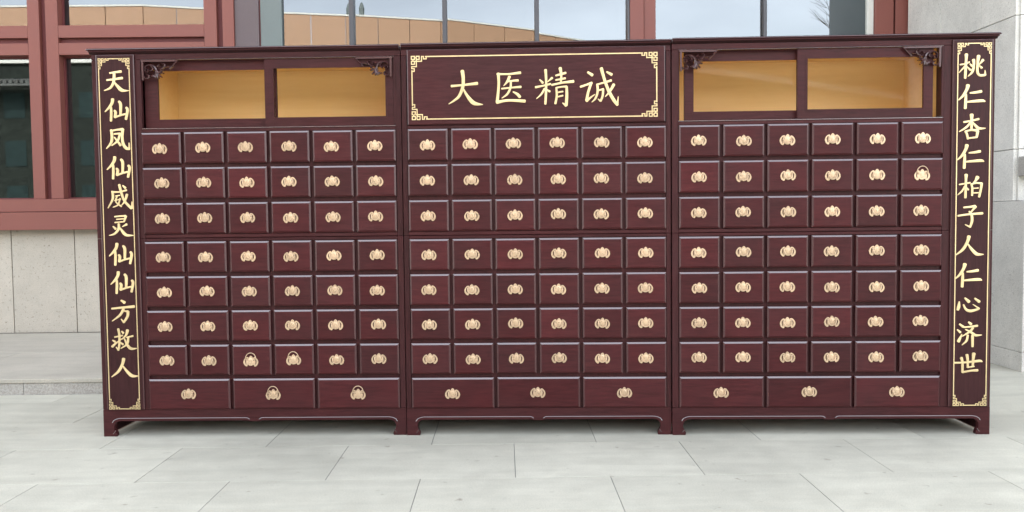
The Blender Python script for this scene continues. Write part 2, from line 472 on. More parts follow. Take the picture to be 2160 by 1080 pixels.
CARVING = '47,-52,45 963,-60,45 2066,-67,38;106,-53,53 113,-595,53 119,-1085,49;2066,-67,26 1906,-211,32 1774,-359,32 1623,-488,45;1774,-363,23 1604,-375,26 1397,-394,30;991,-497,26 1152,-509,38 1303,-408,38 1374,-287,34 1303,-205,28 1223,-241,28;944,-364,34 1038,-275,28;1123,-408,25 1076,-366,23;226,-465,23 359,-317,30 548,-282,38 736,-342,45 868,-532,49 849,-758,42 736,-906,38 585,-885,30;547,-310,23 680,-435,34 680,-548,34 547,-602,30;264,-597,28 292,-504,28 387,-505,28 438,-581,28 377,-659,28 273,-620,25;169,-916,34 263,-1012,34 433,-996,38 490,-884,34 396,-807,30;868,-551,30 963,-703,53 849,-927,60;944,-703,42 1246,-576,30;963,-722,42 1246,-727,30;963,-760,45 1133,-951,30;944,-797,49 963,-1004,34;698,-868,45 868,-965,57'
# ---------------------------------------------------------------- ground, paving, platform
gb = bmesh.new()
vs = [gb.verts.new(p) for p in ((-400, -400, -0.0015), (400, -400, -0.0015), (400, 400, -0.0015), (-400, 400, -0.0015))]
gb.faces.new(vs)
ground = part('ground', gb, JOINT, None, kind='structure')
TW, TD, GAP = 0.886, 0.585, 0.0035
slab_me = mesh_from(boxm(-TW / 2 + GAP / 2, TW / 2 - GAP / 2, -TD / 2 + 0.0006, TD / 2 - 0.0006, -0.05, 0.0, 0.0006), 'paving_slab', PAVE)
rows = [(-0.168 + TD * k, k) for k in range(-4, 6)]
for y0, k in rows:
    off = -0.141 if k % 2 else -0.584
    if k == -1:
        off = -0.141
    for i in range(-6, 6):
        xc = off + TW * i + TW / 2
        if xc < -5.3 or xc > 4.6:
            continue
        if y0 + TD > 1.26 and xc < 2.66:
            continue
        s = new_obj('paving_slab', slab_me, ground, (xc, y0 + TD / 2, random.uniform(-0.0004, 0.0002)))
        s.rotation_euler = (random.uniform(-.0003, .0003), random.uniform(-.0003, .0003), random.uniform(-.0004, .0004))
# the paving goes on beyond the slabs that can be told apart
pb = bmesh.new()
for x0, x1, y0, y1 in ((-80, -5.30, -40, 1.24), (4.60, 80, -40, 40), (-5.29, 4.59, -40, -2.47)):
    f = [pb.verts.new(p) for p in ((x0, y0, -0.0008), (x1, y0, -0.0008), (x1, y1, -0.0008), (x0, y1, -0.0008))]
    pb.faces.new(f)
part('pavement', pb, PAVE, None, kind='structure')

PX1 = 2.20     # right end of the raised platform, out of sight behind the cabinets
cut_me = mesh_from(boxm(-TW / 2 + GAP / 2, TW / 2 - GAP / 2, -0.1265, 0.1265, -0.05, 0.0, 0.0006), 'paving_slab', PAVE)
for i in range(-6, 4):
    xc = -0.584 + TW * i + TW / 2
    if -5.3 < xc < 2.66:
        new_obj('paving_slab', cut_me, ground, (xc, 1.002 + 0.1275, random.uniform(-0.0004, 0.0002)))
platform = new_obj('platform', mesh_from(boxm(-9, PX1, 1.315, 6.0, -0.01, 0.082), 'platform', JOINT), None, kind='structure')
x = -9.0
edges = [-9.0]
xx = -3.58
while xx > -9:
    xx -= 1.45
first = xx + 1.45
xx = first
while xx < PX1:
    edges.append(xx)
    xx += 1.45
edges.append(PX1)
for a, b in zip(edges, edges[1:]):
    part('riser_stone', boxm(a + 0.0015, b - 0.0015, 1.260, 1.314, -0.012, 0.0815, 0.002), RISER, platform)
    part('tread_slab', boxm(a + 0.001 - 0.7, min(b - 0.001 - 0.7, PX1), 1.250, 2.46, 0.084, 0.1130, 0.003), PLAT, platform)
    part('tread_slab', boxm(a + 0.001 - 0.2, min(b - 0.001 - 0.2, PX1), 2.462, 3.70, 0.084, 0.1130, 0.002), PLAT, platform)

# ---------------------------------------------------------------- the building behind
bld = new_obj('building', None, None, (0, 3.62, 0), label='building with dusty red steel window bays, tall reflective glazing and granite cladding behind the cabinets', category='building')
Y = 3.62
def bpart(name, bm, mat, parent=None, **k):
    bmesh.ops.translate(bm, verts=bm.verts, vec=(0, -Y, 0))
    return part(name, bm, mat, parent or bld, **k)
# granite under the left windows
xs = [-7.572, -6.948, -6.324, -5.70, -5.076, -4.452, -3.828, -3.20, -2.83]
for a, b in zip(xs, xs[1:]):
    bpart('cladding_slab', boxm(a + 0.004, b - 0.004, 3.714, 3.75, 0.115, 1.150, 0.002), CLAD)
bpart('wall', boxm(-7.65, -2.84, 3.752, 3.92, 0.0, 1.32), JOINT)
# sill beams
sill = bpart('sill', boxm(-7.65, -2.788, 3.585, 3.88, 1.1405, 1.3145, 0.003), RED)
sill2 = bpart('sill', boxm(-7.65, -2.788, 3.60, 3.86, 1.3190, 1.4420, 0.003), RED)
# left bay frame: stiles in pairs with a groove between them
win = new_obj('window', None, bld, (0, 0, 0))
def wpart(name, bm, mat):
    return bpart(name, bm, mat, win)
STZ0, STZ1 = 1.4445, 5.0
for (a, b) in ((-6.380, -6.262), (-6.201, -6.082), (-4.784, -4.672), (-4.611, -4.492), (-3.077, -2.955)):
    wpart('stile', boxm(a, b, 3.62, 3.82, STZ0, STZ1, 0.002), RED)
wpart('stile', boxm(-2.898, -2.788, 3.62, 3.86, STZ0, STZ1, 0.002), RED)
for a, b in ((-6.2605, -6.2025), (-4.6705, -4.6125), (-2.9535, -2.8995)):
    wpart('groove_strip', boxm(a, b, 3.67, 3.81, STZ0, STZ1), RED_DEEP)
GY = 3.735
for a, b in ((-7.60, -6.3815), (-6.0805, -4.7855), (-4.4905, -3.0785)):
    for z0, z1 in ((2.840, 2.954), (3.005, 3.123)):
        wpart('transom', boxm(a, b, 3.622, 3.82, z0, z1, 0.002), RED)
    wpart('groove_strip', boxm(a, b, 3.67, 3.81, 2.9555, 3.0035), RED_DEEP)
    wpart('transom', boxm(a, b, 3.622, 3.82, 4.55, 4.70, 0.002), RED)
    # inner bead round each pane, then the pane
    for z0, z1 in ((1.4445, 2.8385), (3.1245, 4.5485)):
        bm = bmesh.new()
        t = 0.014
        for q in ((a, a + t, z0, z1), (b - t, b, z0, z1), (a + t, b - t, z0, z0 + t), (a + t, b - t, z1 - t, z1)):
            box(bm, q[0], q[1], GY - 0.03, GY - 0.002, q[2], q[3])
        wpart('glazing_bead', bm, RED_DEEP)
        wpart('pane', boxm(a + 0.001, b - 0.001, GY, GY + 0.010, z0 + 0.001, z1 - 0.001), GLASS)
# panels between the left bay and the tall glazing
bpart('metal_panel', boxm(-2.786, -2.552, 3.645, 3.70, 0.116, 5.0, 0.002), MAUVE)
bpart('painted_pane', boxm(-2.538, -2.330, 3.655, 3.71, 0.116, 5.0, 0.002), SLATE)  # stands in for glass, its dull reflection put into the colour
bpart('groove_strip', boxm(-2.551, -2.539, 3.665, 3.70, 0.116, 5.0), RED_DEEP)
# tall glazing
CY = 3.70
cw = new_obj('glazed_wall', None, bld, (0, 0, 0))
def cpart(name, bm, mat):
    return bpart(name, bm, mat, cw)
MX = {'mul': [(-1.673, -1.627), (-0.762, -0.72), (0.142, 0.184), (2.389, 2.421)], 'red': (1.05, 1.071, 1.21, 1.327), 'panes': [(-2.328, -1.674), (-1.626, -0.763), (-0.719, 0.141), (0.185, 1.049), (1.328, 2.388), (2.422, 3.058)], 'dark': (3.061, 3.416, 3.482, 3.659, 3.678)}
for a, b in MX['mul']:
    cpart('mullion', boxm(a, b, CY - 0.06, CY + 0.05, 0.30, 5.0, 0.003), MULLION)
a, b, c, d = MX['red']
cpart('mullion', boxm(a, b - 0.001, CY - 0.07, CY + 0.05, 0.30, 5.0, 0.002), MULLION)
cpart('mullion', boxm(b + 0.001, c - 0.002, CY - 0.08, CY + 0.05, 0.30, 5.0, 0.003), RED)
cpart('mullion', boxm(c + 0.002, d, CY - 0.06, CY + 0.05, 0.30, 5.0, 0.003), RED)
cpart('bottom_rail', boxm(-2.328, MX['dark'][0] - 0.002, CY - 0.05, CY + 0.10, 0.115, 0.298, 0.003), RED)
for a, b in MX['panes']:
    bm = boxm(-(b - a) / 2, (b - a) / 2, 0, 0.01, 0.30, 4.999)
    bmesh.ops.rotate(bm, verts=bm.verts, cent=(0, 0, 2.6), matrix=Matrix.Rotation(random.uniform(-0.0012, 0.0012), 3, 'Z') @ Matrix.Rotation(random.uniform(-0.001, 0.001), 3, 'X'))
    bmesh.ops.translate(bm, verts=bm.verts, vec=((a + b) / 2, CY, 0))
    cpart('pane', bm, GLASS)
# side light with its dark reflection painted in, pale strip and red stiles against the granite wall end
e = MX['dark']
bpart('painted_pane', boxm(e[0], e[1] - 0.002, 3.70, 3.75, 0.0, 5.0, 0.002), SLATE_DARK)
bpart('pale_strip', boxm(e[1], e[2] - 0.002, 3.66, 3.75, 0.0, 5.0, 0.002), TAN_LIGHT)
bpart('stile', boxm(e[2], e[3] - 0.001, 3.62, 3.80, 0.0, 5.0, 0.002), RED)
bpart('groove_strip', boxm(e[3], e[4] - 0.001, 3.66, 3.79, 0.0, 5.0), RED_DEEP)
bpart('stile', boxm(e[4], 3.90, 3.62, 3.80, 0.0, 5.0, 0.002), RED)
# head of the facade, upper storeys, flat roof and the rooms behind the glass
bpart('fascia', boxm(-7.65, -2.788, 3.59, 4.1, 5.002, 5.45, 0.004), RED)
bpart('fascia', boxm(-2.786, 3.90, 3.61, 4.1, 5.002, 5.45, 0.004), RED)
bpart('upper_wall', boxm(-18.0, 16.0, 3.62, 9.6, 5.452, 10.0), CLAD)  # unseen, raised so the building shades the yard
bpart('roof', boxm(-18.4, 16.4, 3.2, 9.9, 10.002, 10.25), TAN_LIGHT)
bpart('shade_wing', boxm(-18.0, -7.652, 3.62, 9.6, 0.0, 5.45), CLAD)  # unseen wings, widened to keep the sun off the yard
bpart('shade_wing', boxm(5.502, 16.0, 3.62, 9.6, 0.0, 5.45), PIER)
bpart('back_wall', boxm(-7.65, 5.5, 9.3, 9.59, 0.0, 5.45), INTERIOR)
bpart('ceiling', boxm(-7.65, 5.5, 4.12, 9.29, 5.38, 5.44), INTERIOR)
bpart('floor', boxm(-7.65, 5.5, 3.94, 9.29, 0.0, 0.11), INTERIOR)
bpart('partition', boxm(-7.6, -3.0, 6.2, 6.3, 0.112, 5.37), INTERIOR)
# a screen standing in the room, dimly seen through the lower left window
scr = bpart('screen', boxm(-4.75, -3.15, 4.90, 4.94, 1.15, 2.05, 0.004), BLACK)
for a, b, z0, z1 in ((-4.68, -4.24, 1.22, 1.58), (-4.20, -3.72, 1.22, 1.58), (-4.68, -4.24, 1.62, 1.98), (-4.20, -3.72, 1.62, 1.98)):
    bm = boxm(a, b, 4.888, 4.902, z0, z1, 0.003)
    bpart('screen_panel', bm, TEAL)

# ---------------------------------------------------------------- granite wall end on the right
pier = new_obj('granite_wall', None, None, (4.2, 2.5, 0), label='pale grey granite wall end projecting to the right of the cabinets', category='wall')
def ppart(name, bm, mat, **k):
    bmesh.ops.translate(bm, verts=bm.verts, vec=(-4.2, -2.5, 0))
    return part(name, bm, mat, pier, **k)
ppart('core', boxm(3.83, 5.0, 1.93, 3.56, 0.0, 5.4), JOINT)
ys = [1.859, 2.333, 2.974, 3.581]
zs = [1.298, 1.700, 2.728, 3.756, 4.785, 5.4]
for z0, z1 in zip(zs, zs[1:]):
    for a, b in zip(ys, ys[1:]):
        if z0 < 2.70:
            if a > 1.9:
                continue
            a, b = 1.859, 3.581
        if z0 >= 2.7 or a < 1.9:
            ppart('granite_slab', boxm(3.78, 3.825, a + 0.0025, b - 0.0025, z0 + 0.0025, z1 - 0.0025, 0.002), PIER)
    ppart('granite_slab', boxm(3.78 + 0.03, 4.40, 1.842, 1.857, z0 + 0.0025, z1 - 0.0025, 0.002), PIER)
    ppart('granite_slab', boxm(4.404, 5.0, 1.842, 1.857, z0 + 0.0025, z1 - 0.0025, 0.002), PIER)
for z0, z1 in ((0.1485, 1.2955), (0.0, 0.1455)):
    ppart('base_slab', boxm(3.725, 3.778, 1.627, 3.581, z0, z1, 0.003), PIER)
    ppart('base_slab', boxm(3.781, 5.0, 1.627, 1.69, z0, z1, 0.003), PIER)
ppart('base_core', boxm(3.782, 5.0, 1.694, 1.838, 0.0, 1.285), JOINT)
ppart('ledge', boxm(3.80, 5.0, 1.70, 1.840, 1.487, 1.640, 0.006), RISER)

# ---------------------------------------------------------------- the building across the yard, seen only mirrored in the glass
opp = new_obj('opposite_building', None, None, (0, -44, 0), label='long tan parapet building across the yard, mirrored in the windows', category='building')
foot = [(-62, -46), (-48, -44.6), (-34, -44), (-24, -44), (-18, -45.6), (-11, -47), (-4.5, -48.9), (2.3, -52.8), (6, -55.5), (13, -61), (22, -68.5), (32, -77)]
for (x0, y0), (x1, y1) in zip(foot, foot[1:]):
    L = math.hypot(x1 - x0, y1 - y0)
    n = max(1, round(L / 2.3))
    for i in range(n):
        ax, ay = x0 + (x1 - x0) * i / n, y0 + (y1 - y0) * i / n
        cx_, cy_ = x0 + (x1 - x0) * (i + .5) / n, y0 + (y1 - y0) * (i + .5) / n
        ang = math.atan2(y1 - y0, x1 - x0)
        hl = L / n / 2 - 0.025
        for nm, d0, d1, z0, z1, mt in (('parapet_panel', -0.3, 0.0, 12.30, 15.50, TAN), ('cornice', -0.3, 0.25, 11.8, 12.28, TAN_LIGHT), ('wall_panel', -0.3, -0.05, 0.0, 11.78, DARK_WALL), ('coping', -0.35, 0.06, 15.51, 15.62, TAN_LIGHT)):
            o = part(nm, boxm(-hl - (0.03 if nm in ('cornice', 'coping') else 0), hl + (0.03 if nm in ('cornice', 'coping') else 0), d0, d1, z0, z1), mt, opp)
            o.location = (cx_, cy_ + 44, 0)
            o.rotation_euler = (0, 0, ang)
        if i % 2 == 0 and x0 < 6:
            for zz in (2.0, 5.0, 8.2):
                o = part('window', boxm(-0.7, 0.7, -0.06, -0.02, zz, zz + 1.7), DIM_GLAZING, opp)
                o.location = (cx_, cy_ + 44, 0)
                o.rotation_euler = (0, 0, ang)
for fx in (-10.9, -10.0):
    bm = bmesh.new()
    tube(bm, [(0, 0, 15.5), (0, 0, 16.2), (0, 0, 16.6)], [0.17, 0.20, 0.06], 10)
    o = part('roof_vent', bm, SLATE, opp)
    o.location = (fx, -47.8 + 44, 0)
# a lower tiled eave in front of it
o = part('eave', boxm(-60, -30.5, 0.0, 1.6, 10.05, 10.2), ROOF_TILE, opp)
o.location = (0, 0.35, 0)
for k in range(34):
    bm = bmesh.new()
    tube(bm, [(0, -1.5, 10.62), (0, 0.06, 10.28)], 0.13, 8)
    o = part('roof_tile', bm, ROOF_TILE, opp)
    o.location = (-30.7 - 0.36 * k, 1.95, 0)

def bare_tree(x, y, h, label):
    t = new_obj('bare_tree', None, None, (x, y, 0), label=label, category='tree')
    bm = bmesh.new()
    tube(bm, [(0, 0, 0), (0.05, 0.02, h * 0.3), (-0.04, 0.05, h * 0.55), (0.02, 0, h * 0.98)], [0.16, 0.12, 0.08, 0.015], 7)
    part('trunk', bm, BARK, t)
    bm = bmesh.new()
    rnd = random.Random(3)
    def br(p, d, L, r, dep):
        q = p + d * L
        m = p + d * L * 0.5 + Vector((rnd.uniform(-1, 1), rnd.uniform(-1, 1), rnd.uniform(-.3, .6))) * L * 0.08
        tube(bm, [p, m, q], [r, r * .75, r * .45], 4)
        if dep:
            for _ in range(4):
                dd = (d + Vector((rnd.uniform(-1, 1), rnd.uniform(-1, 1), rnd.uniform(-.2, .9))) * 0.75).normalized()
                br(p + (q - p) * rnd.uniform(.45, 1), dd, L * rnd.uniform(.5, .8), r * .6, dep - 1)
    for k in range(11):
        z = h * (0.4 + 0.05 * k)
        a = k * 2.4
        br(Vector((0, 0, z)), Vector((math.cos(a), math.sin(a), 0.8)).normalized(), h * 0.24 * (1.2 - .05 * k), 0.045, 3)
    part('branches', bm, BARK, t)
bare_tree(17.6, -25.0, 11.6, 'leafless tree with fine twigs across the yard, mirrored in the right window')

# ---------------------------------------------------------------- medicine cabinets
G = 1.4120
DW, DP = 0.2195, (1.4120 - 0.2195) / 5
WW, WP = 0.459, (1.4120 - 0.459) / 2
ROWS = [(1.701, 1.531), (1.507, 1.337), (1.312, 1.141), (1.095, 0.926), (0.902, 0.732), (0.710, 0.540), (0.519, 0.345)]
WROW = (0.325, 0.154)
def drawer_mesh(w, h, name):
    return mesh_from(front_bevel(-w / 2, w / 2, -0.011, 0.012, -h / 2, h / 2, 0.0090, 0.0058), name, [W_DRAWER, W_EDGE, W_SIDE])
DR_SMALL = drawer_mesh(DW, 0.1705, 'drawer')
DR_WIDE = drawer_mesh(WW, 0.171, 'wide_drawer')

def pull_meshes():
    half = [(0, 31), (3.5, 29.5), (6, 26.5), (8.5, 24), (9.5, 20.5), (11.5, 16), (14.5, 20.5), (18, 23.5), (22, 23.5), (28, 20.5), (33, 15.5), (37.5, 9), (40.5, 2), (41.5, -5), (40, -13), (36, -20.5), (30.5, -26), (25, -28.5), (20.5, -28), (18.5, -24.5), (17, -18.5), (14, -19.5), (9, -22.5), (4, -24), (0, -24.5)]
    out = half + [(-x, z) for x, z in half[-2:0:-1]]
    cu = bpy.data.curves.new('plate', 'CURVE')
    cu.dimensions = '2D'
    cu.fill_mode = 'BOTH'
    cu.extrude = 0.0012
    cu.bevel_depth = 0.0006
    def spl(p):
        s = cu.splines.new('POLY')
        s.points.add(len(p) - 1)
        for i, (a, b) in enumerate(p):
            s.points[i].co = (a * 1e-3, b * 1e-3, 0, 1)
        s.use_cyclic_u = True
    spl(out)
    for sg in (1, -1):
        spl([(sg * a, b) for a, b in ((17.5, 13), (20.5, 16), (25.5, 15), (30.3, 9.5), (32.8, 1), (32, -8), (28.3, -15.5), (23.5, -20), (21.5, -20), (25.2, -12), (26.4, -4), (26, 3), (23.5, 8.8))])
        spl([(sg * a, b) for a, b in ((12.8, 5.5), (15.5, 7), (17, 4.5), (15, 1.5), (12.8, 2.5))])
    ob = bpy.data.objects.new('tmp', cu)
    COL.objects.link(ob)
    dg = bpy.context.evaluated_depsgraph_get()
    me = bpy.data.meshes.new_from_object(ob.evaluated_get(dg))
    bpy.data.objects.remove(ob)
    bm = bmesh.new()
    bm.from_mesh(me)
    bpy.data.meshes.remove(me)
    bmesh.ops.rotate(bm, verts=bm.verts, cent=(0, 0, 0), matrix=Matrix.Rotation(math.pi / 2, 3, 'X'))
    bmesh.ops.translate(bm, verts=bm.verts, vec=(0, -0.0135, 0))
    # raised boss in the middle of the plate and two rivets
    def dome(cx, cz, rx, rz, y0, hgt, n=14):
        ring0 = [bm.verts.new((cx + rx * math.cos(2 * math.pi * k / n), y0, cz + rz * math.sin(2 * math.pi * k / n))) for k in range(n)]
        ring1 = [bm.verts.new((cx + .7 * rx * math.cos(2 * math.pi * k / n), y0 - hgt * .75, cz + .7 * rz * math.sin(2 * math.pi * k / n))) for k in range(n)]
        c = bm.verts.new((cx, y0 - hgt, cz))
        for k in range(n):
            j = (k + 1) % n
            bm.faces.new((ring0[k], ring0[j], ring1[j], ring1[k]))
            bm.faces.new((ring1[k], ring1[j], c))
    dome(0, 0.001, 0.0125, 0.019, -0.0148, 0.0022)
    plate = mesh_from(bm, 'backplate', BRASS)
    def bail(up):
        b = bmesh.new()
        if up:
            pts = [(-0.0235, -0.017, 0.006)] + [(0.0295 * math.cos(a), -0.0185, 0.013 + 0.0345 * math.sin(a)) for a in [math.pi * (1 - k / 14) for k in range(15)]] + [(0.0235, -0.017, 0.006)]
            r = 0.0027
        else:
            pts = [(-0.0215, -0.0165, 0.010)] + [(0.0225 * math.cos(a), -0.0205 - 0.004 * math.sin(-a), 0.003 + 0.0235 * math.sin(a)) for a in [math.pi * (1 + k / 12) for k in range(13)]] + [(0.0215, -0.0165, 0.010)]
            r = 0.0021
        tube(b, pts, r, 6)
        for sg in (-1, 1):
            tube(b, [(sg * 0.0225, -0.0125, 0.009), (sg * 0.0225, -0.0195, 0.009)], 0.0042, 8)
        return mesh_from(b, 'bail_handle', BRASS, True)
    return plate, bail(False), bail(True)
PLATE, BAIL, BAIL_UP = pull_meshes()

def fret_border(name, x0, x1, z0, z1, u, th, y, parent, fine=None):
    """gold line border with stepped key-fret corners"""
    bm = bmesh.new()
    cnt = [0]
    w_ = [fine or th]
    def seg(a, b):
        cnt[0] += 1
        (ax, az), (bx, bz) = a, b
        yy = y - 0.00012 * (cnt[0] % 5)
        h = w_[0] / 2
        box(bm, min(ax, bx) - h, max(ax, bx) + h, yy, y + 0.002, min(az, bz) - h, max(az, bz) + h)
    paths = [[(0, 0), (1.35, 0), (1.35, 1.35), (0, 1.35), (0, 0)],
             [(2.15, 0), (3.4, 0), (3.4, 1.35), (2.15, 1.35), (2.15, 0)],
             [(0, 2.15), (1.35, 2.15), (1.35, 3.4), (0, 3.4), (0, 2.15)],
             [(1.35, 0.65), (2.15, 0.65)], [(0.65, 1.35), (0.65, 2.15)],
             [(1.35, 2.15), (4.45, 2.15), (4.45, 0.1), (5.3, 0.1), (5.3, 1.15), (6.5, 1.15), (6.5, 0.15)],
             [(2.15, 1.35), (2.15, 4.45), (0.1, 4.45), (0.1, 5.3), (1.15, 5.3), (1.15, 6.5), (0.15, 6.5)]]
    h = th / 2
    for cx_, cz_, sx, sz in ((x0 + h, z1 - h, 1, -1), (x1 - h, z1 - h, -1, -1), (x0 + h, z0 + h, 1, 1), (x1 - h, z0 + h, -1, 1)):
        for p in paths:
            q = [(cx_ + sx * a * u, cz_ + sz * b * u) for a, b in p]
            for a, b in zip(q, q[1:]):
                seg(a, b)
    e = 6.5 * u
    w_[0] = th
    for zz in (z0 + h + .15 * u, z1 - h - .15 * u):
        seg((x0 + e, zz), (x1 - e, zz))
    for xx_ in (x0 + h + .15 * u, x1 - h - .15 * u):
        seg((xx_, z0 + e), (xx_, z1 - e))
    return part(name, bm, GOLD, parent)

def glyph(key, x, z, y, parent):
    bm = bmesh.new()
    for i, st in enumerate(parse(GLYPHS[key])):
        stroke(bm, st, y - 0.0022 - 0.00015 * i, y + 0.002, 0.0005)
    return part('character', bm, GOLD, parent, (x, 0, z))

CARVE_ME = {}
def carving_mesh(flip):
    bm = bmesh.new()
    for i, st in enumerate(parse(CARVING)):
        flat = i < 2
        n0 = len(bm.faces)
        stroke(bm, [(-a if flip else a, b, w) for a, b, w in st], -0.006 - 0.0003 * i, 0.010, 0.0 if flat else 0.005, 4)
        bm.faces.ensure_lookup_table()
        for f in bm.faces[n0:]:
            f.material_index = 0 if flat else 1
    return mesh_from(bm, 'corner_carving', [W_SIDE, W_CARVE])
CARVE = {False: carving_mesh(False), True: carving_mesh(True)}

def arc(cx_, cz_, r, a0, a1, n=6):
    return [(cx_ + r * math.cos(math.radians(a0 + (a1 - a0) * k / n)), cz_ + r * math.sin(math.radians(a0 + (a1 - a0) * k / n))) for k in range(n + 1)]

def apron_poly(x0, x1, top, bot):
    """front board with a horse-hoof foot at either end"""
    fw = 0.072
    left_in = [(x0 + fw, 0.0), (x0 + fw + 0.002, 0.012), (x0 + fw - 0.003, 0.026), (x0 + fw - 0.012, 0.038), (x0 + fw - 0.0135, 0.052), (x0 + fw - 0.011, 0.066), (x0 + fw - 0.004, 0.078), (x0 + fw + 0.008, 0.0855), (x0 + fw + 0.022, bot)]
    right_in = [(x0 + x1 - a, b) for a, b in left_in][::-1]
    mid = (x0 + x1) / 2
    notch = [(mid - 0.040, bot), (mid - 0.028, bot - 0.004), (mid, bot - 0.005), (mid + 0.028, bot - 0.004), (mid + 0.040, bot)]
    return [(x0, 0.0)] + left_in + notch + right_in + [(x1, 0.0), (x1, top), (x0, top)]

def apron_bead(x0, x1, bot, y):
    fw = 0.072
    mid = (x0 + x1) / 2
    bm = bmesh.new()
    z = bot + 0.015
    L = [(x0 + fw - 0.021, 0.079), (x0 + fw - 0.012, 0.092), (x0 + fw + 0.004, 0.0995), (x0 + fw + 0.022, z), (mid - 0.045, z), (mid - 0.037, z - 0.002), (mid - 0.027, z - 0.0095)]
    for P in (L, [(x0 + x1 - a, b) for a, b in L]):
        tube(bm, [(a, y, b) for a, b in P], 0.0024, 6)
    H = [(x0 + fw - 0.004, 0.034), (x0 + fw - 0.012, 0.022), (x0 + fw - 0.019, 0.015)]
    for P in (H, [(x0 + x1 - a, b) for a, b in H]):
        tube(bm, [(a, y, b) for a, b in P], 0.0022, 5)
    return bm

def cabinet(kind, loc, rz, label, xl, xr, ctop, raised, glyphs):
    root = new_obj('medicine_cabinet', None, None, loc, label=label, category='cabinet', group='rosewood medicine cabinets standing side by side')
    root.rotation_euler = (0, 0, rz)
    P = lambda n, bm, m, **k: part(n, bm, m, root, **k)
    D = 0.50
    sl, sr = xl + 0.012, xr - 0.014
    # carcass
    for a in (sl, sr - 0.02):
        P('side_panel', boxm(a, a + 0.02, 0.026, D - 0.021, 0.10, 2.149), W_V)
    P('back_panel', boxm(sl, sr, D - 0.02, D, 0.10, 2.149), W_V)
    P('bottom_panel', boxm(sl + 0.021, sr - 0.021, 0.032, D - 0.021, 0.12, 0.145), W_DARK)
    # cornice: moulded in three steps
    ol = 0.020 if kind == 'left' else 0.0
    orr = 0.020 if kind == 'right' else 0.0
    el, er = xl - ol, (sr if kind == 'left' else xr + orr)
    er = xr + orr - (0.006 if kind == 'left' else 0)
    c = P('cornice', front_bevel(el, er, -0.024, D, ctop - 0.0100, ctop - 0.0032, 0.0045), [W_H, W_EDGE, W_SIDE])
    part('top_panel', boxm(el + 0.004 * (ol > 0), er - 0.004 * (orr > 0), -0.0205, D - 0.002, ctop - 0.0031, ctop, 0.001), W_DARK, c)
    bm = front_bevel(el + ol * .3, er - orr * .3, -0.016, D - 0.01, ctop - 0.0175, ctop - 0.0102, 0.0020)
    part('moulding', bm, [W_H, W_EDGE], c)
    bm = bmesh.new()
    prism(bm, [(-0.015, ctop - 0.0178), (D - 0.02, ctop - 0.0178), (D - 0.02, ctop - 0.029), (-0.003, ctop - 0.029)], el + ol * .6, er - orr * .6, 'x')
    part('moulding', bm, W_DARK, c)
    # face frame
    zt = ctop - 0.0292
    if kind == 'left':
        posts = [(xl, 0.004), (G + 0.003, xr)]
    elif kind == 'right':
        posts = [(xl, -0.003), (G + 0.003, xr)]
    else:
        posts = [(xl, -0.003), (G + 0.003, xr)]
    for a, b in posts:
        # the post is jointed where the upper case stands on the lower one
        P('post', boxm(a, b, 0.0, 0.0255, 0.1535, 1.1162, 0.0012), W_V)
        P('post', boxm(a, b, 0.0, 0.0255, 1.1176, zt - 0.0315, 0.0012), W_V)
    P('frieze_rail', boxm(xl, xr, 0.0, 0.0255, zt - 0.030, zt, 0.0012), W_H)
    a, b = posts[0][1] + 0.0008, posts[1][0] - 0.0008
    P('rail', boxm(a, b, 0.001, 0.0255, 1.7035, 1.7215, 0.0012), W_H)
    P('rail', boxm(a, b, 0.002, 0.0255, 1.1185, 1.138, 0.0015), W_H)
    P('rail', boxm(a, b, 0.002, 0.0255, 1.0985, 1.1155, 0.0015), W_H)
    f = P('drawer_frame', boxm(a, b, 0.0125, 0.0255, 0.153, 1.0980), W_V)
    f = P('drawer_frame', boxm(a, b, 0.0125, 0.0255, 1.1385, 1.7030), W_V)
    bm = bmesh.new()
    prism(bm, apron_poly(xl, xr, 0.1522, 0.088), 0.0, 0.028)
    ap = P('apron', bm, W_H)
    part('bead', apron_bead(xl, xr, 0.088, 0.0002), W_EDGE, ap)
    # side aprons and rear feet
    outer = {'left': xl, 'right': xr}.get(kind)
    for a in (xl + 0.001, xr - 0.029):
        low = outer is not None and abs(a - outer) < 0.05
        zb, w_ = (0.030, 0.062) if low else (0.0535, 0.028)
        a0 = a if (not low or kind == 'left') else xr - 0.001 - w_
        bm = bmesh.new()
        prism(bm, [(0.0285, zb), (D - 0.068, zb), (D - 0.064, 0.0), (D, 0.0), (D, 0.0995), (0.0285, 0.0995)], a0, a0 + w_, 'x')
        sa = P('side_apron', bm, W_DARK)
        part('bottom_edge', boxm(a0 + 0.002, a0 + w_ + (0.0015 if kind == 'left' else -0.002), 0.030, D - 0.07, zb - 0.0062, zb - 0.0002, 0.001), PALE_WOOD, sa)
    P('rear_light_block', boxm(xl + 0.065, xr - 0.065, D - 0.025, D - 0.001, 0.004, 0.0995, 0.002), W_DARK)  # unseen board added to block light coming in under the cabinet
    # drawers
    seed = random.Random({'left': 3, 'middle': 5, 'right': 8}[kind])
    def drawer(me, x, z, up):
        d = new_obj('drawer', me, root, (x + seed.uniform(-.0008, .0008), seed.uniform(-.0015, .001), z + seed.uniform(-.0008, .0008)))
        d.rotation_euler = (seed.uniform(-.004, .004), 0, seed.uniform(-.003, .003))
        p = new_obj('backplate', PLATE, d, (-0.003 + seed.uniform(-.003, .003), 0.0, seed.uniform(-.003, .003) - (0.004 if up else 0)))
        p.rotation_euler = (0, seed.uniform(-.05, .05), 0)
        h = new_obj('bail_handle', BAIL_UP if up else BAIL, d, p.location)
        h.rotation_euler = (0, p.rotation_euler.y, 0)
    for r, (t, b_) in enumerate(ROWS):
        for q in range(6):
            drawer(DR_SMALL, DW / 2 + DP * q, (t + b_) / 2, (r, q) in raised)
